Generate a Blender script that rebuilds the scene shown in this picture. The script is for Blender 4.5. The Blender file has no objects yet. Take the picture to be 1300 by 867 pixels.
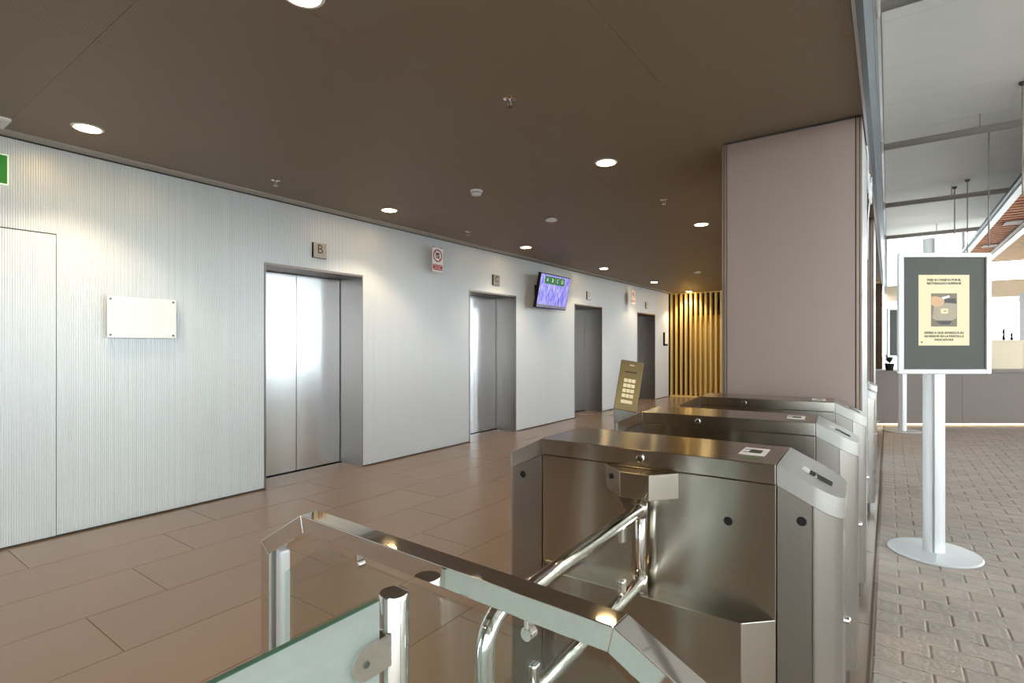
import bpy, bmesh, math, random
from mathutils import Vector, Matrix

random.seed(7)
S = bpy.context.scene
C = bpy.context.scene.collection
PI = math.pi

# ------------------------------------------------------------------ camera
F = 670.0                       # focal length in pixels of the 1300 x 867 frame
TH = math.atan2(478.0, F)       # the camera looks this far to the left of +Y (the lift wall runs along Y)
EYE = 1.3
st, ct = math.sin(TH), math.cos(TH)
cam_d = bpy.data.cameras.new('camera')
cam = bpy.data.objects.new('camera', cam_d)
C.objects.link(cam)
cam.location = (0, 0, EYE)
cam.rotation_euler = (PI / 2, 0, TH)
cam_d.sensor_width = 36
cam_d.lens = F / 1300 * 36
cam_d.shift_y = (439 - 433.5) / 1300
cam_d.clip_start = 0.02
S.camera = cam

# ------------------------------------------------------------------ sky, daylight, exposure
w = bpy.data.worlds.new('overcast_sky')
S.world = w
w.use_nodes = True
wn = w.node_tree.nodes
wn['Background'].inputs[0].default_value = (0.88, 0.94, 1.0, 1)
wn['Background'].inputs[1].default_value = 6.0
S.view_settings.view_transform = 'Standard'
S.view_settings.look = 'None'
S.view_settings.gamma = 1
S.view_settings.use_curve_mapping = False
S.view_settings.exposure = 0.4


def at_view(D, lat):            # depth along the view axis and offset to its right -> ground point
    return (-st * D + ct * lat, ct * D + st * lat)


def to_px(x, y, z):
    D = -st * x + ct * y
    return (650 + F * (ct * x + st * y) / D, 439 - F * (z - EYE) / D) if D > 0.05 else None


# ------------------------------------------------------------------ materials
def srgb(r, g, b):
    f = lambda v: (v / 255 / 12.92) if v / 255 <= 0.04045 else ((v / 255 + 0.055) / 1.055) ** 2.4
    return (f(r), f(g), f(b), 1)


M = {}


def mat(name, col, rough=0.5, metal=0.0, var=0.08, scale=8.0, bump=0.0, bscale=60.0, aniso=0.0, spec=0.5,
        coat=0.0, stretch=(1, 1, 1), emit=None, estr=0.0, tangent=(1, 0, 0), rvar=0.0, rnd=0.0):
    m = bpy.data.materials.new(name)
    m.use_nodes = True
    nt = m.node_tree
    b = nt.nodes['Principled BSDF']
    b.inputs['Roughness'].default_value = rough
    b.inputs['Metallic'].default_value = metal
    b.inputs['Specular IOR Level'].default_value = spec
    b.inputs['Coat Weight'].default_value = coat
    tc = nt.nodes.new('ShaderNodeTexCoord')
    mp = nt.nodes.new('ShaderNodeMapping')
    mp.inputs['Scale'].default_value = stretch
    nt.links.new(tc.outputs['Object'], mp.inputs['Vector'])
    nz = nt.nodes.new('ShaderNodeTexNoise')
    nz.inputs['Scale'].default_value = scale
    nz.inputs['Detail'].default_value = 5
    nt.links.new(mp.outputs[0], nz.inputs['Vector'])
    mr = nt.nodes.new('ShaderNodeMapRange')
    mr.inputs['To Min'].default_value = 1 - var
    mr.inputs['To Max'].default_value = 1 + var
    nt.links.new(nz.outputs['Fac'], mr.inputs['Value'])
    last = mr.outputs[0]
    if rnd:
        oi = nt.nodes.new('ShaderNodeObjectInfo')
        gi = nt.nodes.new('ShaderNodeNewGeometry')
        ad = nt.nodes.new('ShaderNodeMath'); ad.operation = 'ADD'
        nt.links.new(oi.outputs['Random'], ad.inputs[0])
        nt.links.new(gi.outputs['Random Per Island'], ad.inputs[1])
        fr = nt.nodes.new('ShaderNodeMath'); fr.operation = 'FRACT'
        nt.links.new(ad.outputs[0], fr.inputs[0])
        r2 = nt.nodes.new('ShaderNodeMapRange')
        r2.inputs['To Min'].default_value = 1 - rnd
        r2.inputs['To Max'].default_value = 1 + rnd
        nt.links.new(fr.outputs[0], r2.inputs['Value'])
        mu = nt.nodes.new('ShaderNodeMath'); mu.operation = 'MULTIPLY'
        nt.links.new(last, mu.inputs[0]); nt.links.new(r2.outputs[0], mu.inputs[1])
        last = mu.outputs[0]
    vm = nt.nodes.new('ShaderNodeVectorMath'); vm.operation = 'SCALE'
    vm.inputs[0].default_value = col[:3]
    nt.links.new(last, vm.inputs['Scale'])
    nt.links.new(vm.outputs[0], b.inputs['Base Color'])
    if rvar:
        m3 = nt.nodes.new('ShaderNodeMapRange')
        m3.inputs['To Min'].default_value = rough - rvar
        m3.inputs['To Max'].default_value = rough + rvar
        nt.links.new(nz.outputs['Fac'], m3.inputs['Value'])
        nt.links.new(m3.outputs[0], b.inputs['Roughness'])
    if bump:
        n2 = nt.nodes.new('ShaderNodeTexNoise')
        n2.inputs['Scale'].default_value = bscale
        n2.inputs['Detail'].default_value = 6
        nt.links.new(mp.outputs[0], n2.inputs['Vector'])
        bp = nt.nodes.new('ShaderNodeBump')
        bp.inputs['Strength'].default_value = bump
        bp.inputs['Distance'].default_value = 0.01
        nt.links.new(n2.outputs['Fac'], bp.inputs['Height'])
        nt.links.new(bp.outputs[0], b.inputs['Normal'])
    if aniso:
        b.inputs['Anisotropic'].default_value = aniso
        cv = nt.nodes.new('ShaderNodeCombineXYZ')
        for i in range(3):
            cv.inputs[i].default_value = tangent[i]
        vt = nt.nodes.new('ShaderNodeVectorTransform')
        vt.vector_type = 'VECTOR'; vt.convert_from = 'OBJECT'; vt.convert_to = 'WORLD'
        nt.links.new(cv.outputs[0], vt.inputs[0])
        nt.links.new(vt.outputs[0], b.inputs['Tangent'])
    if emit:
        b.inputs['Emission Color'].default_value = emit
        b.inputs['Emission Strength'].default_value = estr
    M[name] = m
    return m


def thin_glass(name, tint, gloss=0.08, rough=0.02, frost=0.0, fcol=(0.8, 0.85, 0.82, 1), tl_share=0.55):
    m = bpy.data.materials.new(name)
    m.use_nodes = True
    nt = m.node_tree
    nt.nodes.remove(nt.nodes['Principled BSDF'])
    out = nt.nodes['Material Output']
    tr = nt.nodes.new('ShaderNodeBsdfTransparent')
    tr.inputs[0].default_value = tint
    gl = nt.nodes.new('ShaderNodeBsdfGlossy')
    gl.inputs['Roughness'].default_value = rough
    lw = nt.nodes.new('ShaderNodeLayerWeight')
    lw.inputs['Blend'].default_value = 0.5
    pw = nt.nodes.new('ShaderNodeMath'); pw.operation = 'POWER'; pw.inputs[1].default_value = 4.0
    nt.links.new(lw.outputs['Facing'], pw.inputs[0])
    fr = nt.nodes.new('ShaderNodeMapRange')
    fr.inputs['To Min'].default_value = 0.04
    fr.inputs['To Max'].default_value = 0.7
    nt.links.new(pw.outputs[0], fr.inputs['Value'])
    mx = nt.nodes.new('ShaderNodeMixShader')
    nt.links.new(fr.outputs[0], mx.inputs[0])
    nt.links.new(tr.outputs[0], mx.inputs[1])
    nt.links.new(gl.outputs[0], mx.inputs[2])
    last = mx
    if frost:
        df = nt.nodes.new('ShaderNodeBsdfDiffuse'); df.inputs[0].default_value = fcol
        tl = nt.nodes.new('ShaderNodeBsdfTranslucent'); tl.inputs[0].default_value = fcol
        nz = nt.nodes.new('ShaderNodeTexNoise'); nz.inputs['Scale'].default_value = 40
        m1 = nt.nodes.new('ShaderNodeMixShader'); m1.inputs[0].default_value = tl_share
        nt.links.new(df.outputs[0], m1.inputs[1]); nt.links.new(tl.outputs[0], m1.inputs[2])
        mr = nt.nodes.new('ShaderNodeMapRange')
        mr.inputs['To Min'].default_value = frost - 0.05; mr.inputs['To Max'].default_value = frost + 0.05
        nt.links.new(nz.outputs['Fac'], mr.inputs['Value'])
        m2 = nt.nodes.new('ShaderNodeMixShader')
        nt.links.new(mr.outputs[0], m2.inputs[0])
        nt.links.new(mx.outputs[0], m2.inputs[1]); nt.links.new(m1.outputs[0], m2.inputs[2])
        last = m2
    nt.links.new(last.outputs[0], out.inputs['Surface'])
    M[name] = m
    return m


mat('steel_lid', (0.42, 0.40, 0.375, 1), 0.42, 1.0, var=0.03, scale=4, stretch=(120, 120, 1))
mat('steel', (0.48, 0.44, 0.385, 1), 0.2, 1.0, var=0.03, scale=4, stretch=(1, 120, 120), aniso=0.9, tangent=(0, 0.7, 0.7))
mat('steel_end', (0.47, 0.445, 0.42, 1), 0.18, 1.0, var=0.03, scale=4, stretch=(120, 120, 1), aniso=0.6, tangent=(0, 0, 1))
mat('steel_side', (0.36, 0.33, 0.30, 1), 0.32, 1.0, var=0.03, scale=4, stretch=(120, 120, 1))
mat('steel_dark', (0.16, 0.15, 0.14, 1), 0.4, 0.8, var=0.05)
mat('chrome', (0.78, 0.76, 0.73, 1), 0.04, 1.0, var=0.02)
mat('lift_steel', (0.66, 0.67, 0.69, 1), 0.22, 1.0, var=0.02, scale=3, stretch=(90, 90, 1), aniso=0.5, tangent=(0, 0, 1))
mat('jamb_steel', (0.30, 0.27, 0.255, 1), 0.4, 1.0, var=0.02, scale=3, stretch=(90, 90, 1))
mat('wall_alu', (0.72, 0.735, 0.76, 1), 0.36, 0.22, var=0.03, scale=2, stretch=(30, 30, 1))
mat('wall_core', (0.05, 0.05, 0.05, 1), 0.8)
mat('ceiling_grey', srgb(178, 174, 168), 0.6, 0.0)
mat('tile', srgb(136, 116, 100), 0.26, 0, var=0.07, scale=1.6, rvar=0.05, rnd=0.035, spec=0.5)
mat('grout', srgb(100, 84, 70), 0.8)
mat('paver', srgb(174, 161, 151), 0.7, 0, var=0.22, scale=14, bump=0.7, bscale=45, rnd=0.07)
mat('paver_joint', srgb(168, 154, 144), 0.9, var=0.2)
mat('pillar', srgb(158, 140, 132), 0.38, 0.15, var=0.02, scale=2)
mat('pillar_trim', srgb(150, 132, 120), 0.35, 0.5)
mat('fascia', srgb(120, 130, 138), 0.35, 0.6, var=0.03)
mat('white', (0.80, 0.80, 0.79, 1), 0.4, var=0.02)
mat('white_metal', (0.70, 0.70, 0.70, 1), 0.3, 0.3, var=0.02)
mat('atrium_ceiling', (0.86, 0.84, 0.81, 1), 0.7, var=0.05, scale=1.5)
mat('pipe', srgb(176, 166, 158), 0.5, 0.1)
mat('wood', srgb(206, 132, 78), 0.55, var=0.2, scale=3, stretch=(2, 30, 30))
mat('wood_lit', srgb(214, 178, 140), 0.55, var=0.15, scale=3, stretch=(2, 30, 30))  # same timber as the orange slats, brighter light put into its colour
mat('gold_slat', srgb(240, 208, 128), 0.4, 0.1, var=0.08, scale=4, stretch=(30, 30, 1))
mat('brown_wall', srgb(74, 52, 30), 0.6)
mat('gold_panel', srgb(200, 160, 90), 0.45, 0.1)
mat('black', (0.010, 0.010, 0.010, 1), 0.6, spec=0.2)
mat('grey_plastic', (0.35, 0.34, 0.33, 1), 0.45)
mat('text_dark', (0.03, 0.03, 0.03, 1), 0.6)
mat('sign_steel', srgb(170, 160, 148), 0.3, 0.8, var=0.05, stretch=(60, 60, 1))
mat('sign_edge', srgb(60, 50, 44), 0.4, 0.5)
mat('red', srgb(178, 30, 34), 0.5)
mat('white_print', (0.85, 0.82, 0.82, 1), 0.5, var=0.02)
mat('sign_back', srgb(120, 96, 78), 0.6)
mat('green', srgb(0, 132, 30), 0.4, emit=srgb(0, 150, 30), estr=0.08)
mat('white_lit', (0.9, 0.95, 0.85, 1), 0.4, emit=(0.8, 1, 0.75, 1), estr=0.3)
mat('bronze', srgb(96, 78, 50), 0.32, 0.9, var=0.04, stretch=(1, 90, 90), scale=4)
mat('key', srgb(200, 180, 145), 0.4, 0.2, emit=srgb(255, 225, 170), estr=0.1)
mat('poster_grey', srgb(76, 75, 70), 0.35, var=0.04, spec=0.2)
mat('paper', srgb(226, 208, 168), 0.5, var=0.04)
mat('photo_brown', srgb(120, 104, 86), 0.5, var=0.15, scale=30)
mat('photo_grey', srgb(164, 148, 126), 0.5, var=0.08, scale=30)
mat('photo_dark', srgb(62, 54, 52), 0.5, var=0.2, scale=40)
mat('photo_skin', srgb(206, 160, 122), 0.5, var=0.08, scale=40)
mat('base_grey', srgb(205, 205, 206), 0.35, 0.3, var=0.03)
mat('counter', srgb(108, 92, 84), 0.5, var=0.04)
mat('cream', srgb(226, 208, 182), 0.6, var=0.03)
mat('sticker_green', srgb(70, 110, 60), 0.5)
mat('cable', (0.8, 0.8, 0.8, 1), 0.5)
mat('ground', (0.42, 0.41, 0.39, 1), 0.9)
mat('lens', (1, 0.9, 0.7, 1), 0.4, emit=(1.0, 0.72, 0.34, 1), estr=60)
mat('led', (1, 0.9, 0.7, 1), 0.4, emit=(1.0, 0.84, 0.6, 1), estr=3.0)
thin_glass('glass', (0.93, 0.96, 0.95, 1))
thin_glass('glass_frosted', (0.85, 0.9, 0.88, 1), frost=0.62, fcol=(0.62, 0.68, 0.65, 1))
mat('glass_edge', srgb(70, 105, 90), 0.2, spec=0.6)
thin_glass('acrylic', (0.97, 0.97, 0.93, 1), frost=0.88, fcol=(0.95, 0.95, 0.91, 1), rough=0.03, tl_share=0.15)


def make_ceiling_brown():
    m = mat('ceiling_brown', srgb(132, 117, 100), 0.55, 0.0, var=0.05, scale=0.8)
    nt = m.node_tree                                     # fine regular perforation of the metal sheets
    b = nt.nodes['Principled BSDF']
    tc = nt.nodes.new('ShaderNodeTexCoord')
    mp = nt.nodes.new('ShaderNodeMapping'); mp.inputs['Scale'].default_value = (80, 80, 0)
    nt.links.new(tc.outputs['Object'], mp.inputs[0])
    vf = nt.nodes.new('ShaderNodeVectorMath'); vf.operation = 'FRACTION'
    nt.links.new(mp.outputs[0], vf.inputs[0])
    vs = nt.nodes.new('ShaderNodeVectorMath'); vs.operation = 'DISTANCE'
    vs.inputs[1].default_value = (0.5, 0.5, 0)
    nt.links.new(vf.outputs[0], vs.inputs[0])
    lt = nt.nodes.new('ShaderNodeMath'); lt.operation = 'LESS_THAN'; lt.inputs[1].default_value = 0.22
    nt.links.new(vs.outputs['Value'], lt.inputs[0])
    mx = nt.nodes.new('ShaderNodeMix'); mx.data_type = 'RGBA'
    src = b.inputs['Base Color'].links[0].from_socket
    nt.links.new(lt.outputs[0], mx.inputs['Factor'])
    nt.links.new(src, mx.inputs['A'])
    mx.inputs['B'].default_value = srgb(122, 105, 87)
    nt.links.new(mx.outputs['Result'], b.inputs['Base Color'])


make_ceiling_brown()


def make_screen():
    m = bpy.data.materials.new('screen')
    m.use_nodes = True
    nt = m.node_tree
    b = nt.nodes['Principled BSDF']
    b.inputs['Base Color'].default_value = (0.05, 0.05, 0.1, 1)
    b.inputs['Roughness'].default_value = 0.25
    tc = nt.nodes.new('ShaderNodeTexCoord')
    mp = nt.nodes.new('ShaderNodeMapping'); mp.inputs['Scale'].default_value = (1, 110, 9)
    nt.links.new(tc.outputs['Object'], mp.inputs[0])
    nz = nt.nodes.new('ShaderNodeTexNoise'); nz.inputs['Scale'].default_value = 1.0
    nt.links.new(mp.outputs[0], nz.inputs['Vector'])
    cr = nt.nodes.new('ShaderNodeValToRGB')
    cr.color_ramp.elements[0].position = 0.42; cr.color_ramp.elements[0].color = srgb(84, 76, 226)
    cr.color_ramp.elements[1].position = 0.6; cr.color_ramp.elements[1].color = srgb(196, 190, 238)
    nt.links.new(nz.outputs['Fac'], cr.inputs[0])
    nt.links.new(cr.outputs[0], b.inputs['Emission Color'])
    b.inputs['Emission Strength'].default_value = 0.75
    M['screen'] = m


make_screen()


# ------------------------------------------------------------------ mesh helpers
def bm_new():
    return bmesh.new()


def box(bm, x0, x1, y0, y1, z0, z1):
    v = [bm.verts.new((x, y, z)) for x in (x0, x1) for y in (y0, y1) for z in (z0, z1)]
    for f in ((0, 1, 3, 2), (4, 6, 7, 5), (0, 4, 5, 1), (2, 3, 7, 6), (0, 2, 6, 4), (1, 5, 7, 3)):
        bm.faces.new([v[i] for i in f])
    return v


def prism(bm, pts, axis, a, b):
    """polygon pts (2-D) extruded along axis from a to b; 2-D axes are the other two in x,y,z order"""
    def P(p, t):
        return {0: (t, p[0], p[1]), 1: (p[0], t, p[1]), 2: (p[0], p[1], t)}[axis]
    v0 = [bm.verts.new(P(p, a)) for p in pts]
    v1 = [bm.verts.new(P(p, b)) for p in pts]
    n = len(pts)
    bm.faces.new(v0[::-1]); bm.faces.new(v1)
    for i in range(n):
        bm.faces.new((v0[i], v0[(i + 1) % n], v1[(i + 1) % n], v1[i]))


def plan(bm, pts, zb, zt):
    """plan polygon with bottom and top heights given as functions of x (or numbers)"""
    fb = zb if callable(zb) else (lambda x: zb)
    ft = zt if callable(zt) else (lambda x: zt)
    v0 = [bm.verts.new((p[0], p[1], fb(p[0]))) for p in pts]
    v1 = [bm.verts.new((p[0], p[1], ft(p[0]))) for p in pts]
    n = len(pts)
    bm.faces.new(v0[::-1]); bm.faces.new(v1)
    for i in range(n):
        bm.faces.new((v0[i], v0[(i + 1) % n], v1[(i + 1) % n], v1[i]))


def tube(bm, path, r, seg=14, caps=True):
    rings = []
    path = [Vector(p) for p in path]
    up = None
    for i, p in enumerate(path):
        t = (path[min(i + 1, len(path) - 1)] - path[max(i - 1, 0)]).normalized()
        if up is None:
            up = Vector((0, 0, 1)) if abs(t.z) < 0.9 else Vector((1, 0, 0))
        a = t.cross(up)
        if a.length < 1e-4:
            up = Vector((1, 0, 0)) if abs(t.x) < 0.9 else Vector((0, 1, 0))
            a = t.cross(up)
        a.normalize()
        up = a.cross(t).normalized()
        rings.append([bm.verts.new(p + r * (math.cos(2 * PI * k / seg) * a + math.sin(2 * PI * k / seg) * up)) for k in range(seg)])
    for i in range(len(rings) - 1):
        for k in range(seg):
            f = bm.faces.new((rings[i][k], rings[i][(k + 1) % seg], rings[i + 1][(k + 1) % seg], rings[i + 1][k]))
            f.smooth = True
    if caps:
        bm.faces.new(rings[0][::-1]); bm.faces.new(rings[-1])


def lathe(bm, prof, cx=0, cy=0, seg=32, axis=2):
    """profile [(r, h)] turned round an axis through (cx, cy)"""
    rings = []
    for r, h in prof:
        ring = []
        for k in range(seg):
            a = 2 * PI * k / seg
            u, v = cx + r * math.cos(a), cy + r * math.sin(a)
            ring.append(bm.verts.new({2: (u, v, h), 1: (u, h, v), 0: (h, u, v)}[axis]))
        rings.append(ring)
    for i in range(len(rings) - 1):
        for k in range(seg):
            bm.faces.new((rings[i][k], rings[i][(k + 1) % seg], rings[i + 1][(k + 1) % seg], rings[i + 1][k]))
    bm.faces.new(rings[0][::-1]); bm.faces.new(rings[-1])


def arc(cx, cy, r, a0, a1, n):
    return [(cx + r * math.cos(math.radians(a0 + (a1 - a0) * i / n)), cy + r * math.sin(math.radians(a0 + (a1 - a0) * i / n))) for i in range(n + 1)]


def obj(name, bm, m, parent=None, bevel=0.0, smooth=False, seg=2):
    bmesh.ops.recalc_face_normals(bm, faces=bm.faces)
    me = bpy.data.meshes.new(name)
    bm.to_mesh(me); bm.free()
    if smooth:
        try:
            me.shade_smooth()
            me.set_sharp_from_angle(angle=math.radians(35))
        except Exception:
            pass
    return link(name, me, m, parent, bevel, seg)


def link(name, me, m, parent=None, bevel=0.0, seg=2):
    o = bpy.data.objects.new(name, me)
    if m and not me.materials:
        me.materials.append(M[m])
    C.objects.link(o)
    if parent:
        o.parent = parent
    if bevel:
        b = o.modifiers.new('bevel', 'BEVEL')
        b.width = bevel; b.segments = seg; b.limit_method = 'ANGLE'; b.angle_limit = math.radians(40)
    return o


def bx(name, m, parent, x0, x1, y0, y1, z0, z1, bevel=0.0):
    bm = bm_new(); box(bm, x0, x1, y0, y1, z0, z1)
    return obj(name, bm, m, parent, bevel)


def thing(name, label, cat, loc=(0, 0, 0), rz=0.0, group=None):
    o = bpy.data.objects.new(name, None)
    C.objects.link(o)
    o.location = loc; o.rotation_euler = (0, 0, rz)
    o.empty_display_size = 0.1
    return tag(o, label, cat, group)


def tag(o, label, cat, group=None, kind=None):
    o['label'] = label; o['category'] = cat
    if group: o['group'] = group
    if kind: o['kind'] = kind
    return o


def copy_tree(o, parent=None):
    c = o.copy(); C.objects.link(c)
    if parent: c.parent = parent
    for ch in list(o.children):
        copy_tree(ch, c)
    return c


def text(name, body, size, m, parent, mtx, align='CENTER', spacing=1.0, thick=0.0):
    cu = bpy.data.curves.new(name, 'FONT')
    cu.body = body; cu.size = size; cu.align_x = align; cu.align_y = 'CENTER'
    cu.space_line = spacing; cu.extrude = 0.0004; cu.resolution_u = 2; cu.offset = thick
    t = bpy.data.objects.new(name, cu); C.objects.link(t)
    me = bpy.data.meshes.new_from_object(t.evaluated_get(bpy.context.evaluated_depsgraph_get()))
    bpy.data.objects.remove(t)
    me.name = name
    me.materials.clear()
    me.transform(mtx)
    return link(name, me, m, parent)


def wall_mtx(x, y, z):      # print facing +X (on the lift wall)
    return Matrix.Translation((x, y, z)) @ Matrix(((0, 0, 1, 0), (1, 0, 0, 0), (0, 1, 0, 0), (0, 0, 0, 1)))


def front_mtx(x, y, z):     # print facing local -Y
    return Matrix.Translation((x, y, z)) @ Matrix(((1, 0, 0, 0), (0, 0, -1, 0), (0, 1, 0, 0), (0, 0, 0, 1)))


# ================================================================== SETTING
WX = -4.62          # face of the lift wall
CZ = 2.655          # lobby ceiling
EDGE = -0.11        # edge of lobby ceiling
YB, YE = -5.0, 13.46
AZ = 4.1            # atrium ceiling
AX, AYE = 9.0, 16.6
LIFTS = [(2.60, 3.70), (5.48, 6.58), (8.42, 9.54), (11.34, 12.46)]
DH = 2.05

# ---- outside ground
g = bx('ground_outside', 'ground', None, -60, 80, -70, 90, -0.35, -0.25)
tag(g, 'pale pavement outside the building beyond the glazing', 'ground', kind='structure')

# ---- lobby floor and its large tiles
fl = bx('floor', 'grout', None, WX - 0.4, -0.06, YB, YE + 0.9, -0.12, -0.003)
tag(fl, 'brown porcelain tiled floor of the lift lobby', 'floor', kind='structure')
TW, TL, G = 0.48, 1.05, 0.0022
bm = bm_new(); box(bm, G, TW - G, G, TL - G, -0.012, 0)
tile_me = bpy.data.meshes.new('floor_tile'); bmesh.ops.recalc_face_normals(bm, faces=bm.faces); bm.to_mesh(tile_me); bm.free()
tile_me.materials.append(M['tile'])
x0 = -2.644 - 4 * TW
row = 0
xa = x0
while xa < -0.08:
    xb = min(xa + TW, -0.07)
    off = (0.77 - 0.35 * (-row + 3)) % TL        # the row that ends at x = -2.644 has a joint at y = 0.77
    off = (0.77 + 0.35 * (3 - row)) % TL
    y = -2.0 - TL + off
    while y < YE:
        if xb - xa > TW - 0.01 and y + TL < YE:
            o = link('floor_tile', tile_me, None, fl); o.location = (xa, y, 0)
        else:
            bm = bm_new(); box(bm, 0 + G, xb - xa - G, G, min(TL, YE - y) - G, -0.012, 0)
            o = obj('floor_tile', bm, 'tile', fl); o.location = (xa, y, 0)
        y += TL
    row += 1
    xa += TW
# tiles of the lift recesses and rear lobby, out of the tile grid
for a, b in LIFTS:
    bx('recess_tile', 'tile', fl, WX - 0.36, x0 - G, a, b, -0.012, 0)
bx('rear_floor_slab', 'tile', fl, WX, -0.08, YB, -2.06, -0.012, 0)
bm = bm_new()
ys = [YB] + [v for ab in LIFTS for v in ab] + [YE]

# ---- atrium floor: stone pavers
fa = bx('floor_atrium', 'paver_joint', None, -0.06, AX, YB, AYE, -0.12, -0.004)
tag(fa, 'grey brown stone block paving of the atrium', 'floor', kind='structure')
PL, PW, PG = 0.20, 0.125, 0.0028
pv = []
j = 0
y = 1.55
while y < 9.4:
    x = -0.055 + (-0.1 if j % 2 else 0)
    while x < 4.0:
        xa, xb = max(x, -0.055), x + PL
        p = to_px((xa + xb) / 2, y + PW / 2, 0)
        if p and xb - xa > 0.03 and 1070 < p[0] < 1345 and p[1] < 905:
            pv.append((p[1], xa, xb, y))
        x += PL
    j += 1
    y += PW
pv.sort(reverse=True)


def paver_verts(bm, lx, ly, ox, oy, z):
    b = 0.006
    lo = [(PG, PG), (lx - PG, PG), (lx - PG, ly - PG), (PG, ly - PG)]
    hi = [(PG + b, PG + b), (lx - PG - b, PG + b), (lx - PG - b, ly - PG - b), (PG + b, ly - PG - b)]
    A = [bm.verts.new((ox + q[0], oy + q[1], -0.006)) for q in lo]
    B = [bm.verts.new((ox + q[0], oy + q[1], z - 0.003 + random.uniform(-0.0012, 0.0012))) for q in lo]
    D = [bm.verts.new((ox + q[0], oy + q[1], z)) for q in hi]
    for i in range(4):
        k = (i + 1) % 4
        bm.faces.new((A[i], A[k], B[k], B[i])); bm.faces.new((B[i], B[k], D[k], D[i]))
    bm.faces.new(D)


pvm = []
for k in range(5):
    bm = bm_new(); paver_verts(bm, PL, PW, 0, 0, 0.001)
    bmesh.ops.recalc_face_normals(bm, faces=bm.faces)
    me = bpy.data.meshes.new('paver'); bm.to_mesh(me); bm.free(); me.materials.append(M['paver']); pvm.append(me)
for k, (_, xa, xb, y) in enumerate(pv[:290]):
    if xb - xa > PL - 0.001:
        o = link('paver', pvm[k % 5], None, fa)
    else:
        bm = bm_new(); paver_verts(bm, xb - xa, PW, 0, 0, 0.001); o = obj('paver', bm, 'paver', fa)
    o.location = (xa, y, random.uniform(-0.0012, 0.0012))
bm = bm_new()
have = {(round(q[1], 3), round(q[3], 3)) for q in pv[:290]}
j = 0
y = 1.55
while y < 12.0:
    x = -0.055 + (-0.1 if j % 2 else 0)
    while x < 4.6:
        xa, xb = max(x, -0.055), x + PL
        if (round(xa, 3), round(y, 3)) not in have and xb - xa > 0.03:
            paver_verts(bm, xb - xa, PW, xa, y, random.uniform(-0.0008, 0.001))
        x += PL
    j += 1
    y += PW
o = obj('paver_field', bm, 'paver', fa); o['kind'] = 'stuff'
bx('paving_slab', 'paver', fa, -0.055, AX, YB, 1.55, -0.01, 0)
bx('paving_slab', 'paver', fa, 4.61, AX, 1.56, 12.05, -0.01, 0)
bx('paving_slab', 'paver', fa, -0.055, AX, 12.06, AYE, -0.01, 0)

# ---- lift wall: dark core and fluted aluminium panels
wl = bm_new()
seg = [(YB, LIFTS[0][0])] + [(LIFTS[i][1], LIFTS[i + 1][0]) for i in range(3)] + [(LIFTS[3][1], YE + 0.9)]
for a, b in seg:
    box(wl, WX - 0.5, WX - 0.012, a, b, 0.0, CZ)
for a, b in LIFTS:
    box(wl, WX - 0.5, WX - 0.012, a, b, DH + 0.012, CZ)
    box(wl, WX - 0.5, WX - 0.43, a, b, 0.0, DH + 0.012)
wl = obj('wall_left', wl, 'wall_core')
tag(wl, 'pale fluted aluminium wall holding the row of lifts', 'wall', kind='structure')


def fluted(name, parent, a, b, z0, z1, x=WX):
    n = max(2, round((b - a) / 0.0125)); p = (b - a) / n
    bm = bm_new(); prof = []
    for i in range(n):
        s = a + i * p
        prof += [(x - 0.0055, s), (x - 0.0055, s + 0.24 * p), (x - 0.0012, s + 0.34 * p), (x, s + 0.5 * p), (x, s + 0.7 * p), (x - 0.0012, s + 0.9 * p)]
    prof.append((x - 0.0055, b))
    lo = [bm.verts.new((q[0], q[1], z0)) for q in prof]
    hi = [bm.verts.new((q[0], q[1], z1)) for q in prof]
    for i in range(len(prof) - 1):
        bm.faces.new((lo[i], lo[i + 1], hi[i + 1], hi[i]))
    bk = [bm.verts.new((x - 0.012, yy, zz)) for yy, zz in ((a, z0), (b, z0), (b, z1), (a, z1))]
    bm.faces.new((bk[0], bk[3], bk[2], bk[1]))
    bm.faces.new((lo[0], hi[0], bk[3], bk[0])); bm.faces.new((lo[-1], bk[1], bk[2], hi[-1]))
    bm.faces.new([bk[3]] + hi + [bk[2]]); bm.faces.new(lo + [bk[1], bk[0]])
    return obj(name, bm, 'wall_alu', parent)


ZT = 2.641
D1 = (0.20, 1.125, 2.058)
J = 0.003
cuts = [(YB, -2.55), (-2.55, D1[0] - J), (D1[1] + J, 1.86), (1.86, LIFTS[0][0]), (LIFTS[0][1], 4.59), (4.59, LIFTS[1][0]), (LIFTS[1][1], 7.5), (7.5, LIFTS[2][0]),
        (LIFTS[2][1], 10.44), (10.44, LIFTS[3][0]), (LIFTS[3][1], YE - 0.02)]
for a, b in cuts:
    fluted('fluted_panel', wl, a + 0.0008, b - 0.0008, 0.008, ZT)
for a, b in LIFTS:
    fluted('fluted_panel', wl, a + 0.0008, b - 0.0008, DH + 0.012, ZT)
fluted('fluted_panel', wl, D1[0] - J, D1[1] + J, D1[2] + 0.006, ZT)
d1 = fluted('door_1', None, D1[0], D1[1], 0.006, D1[2] - 0.002)
tag(d1, 'concealed fluted door flush with the wall beside the clear plaque', 'door', kind='structure')

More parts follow.
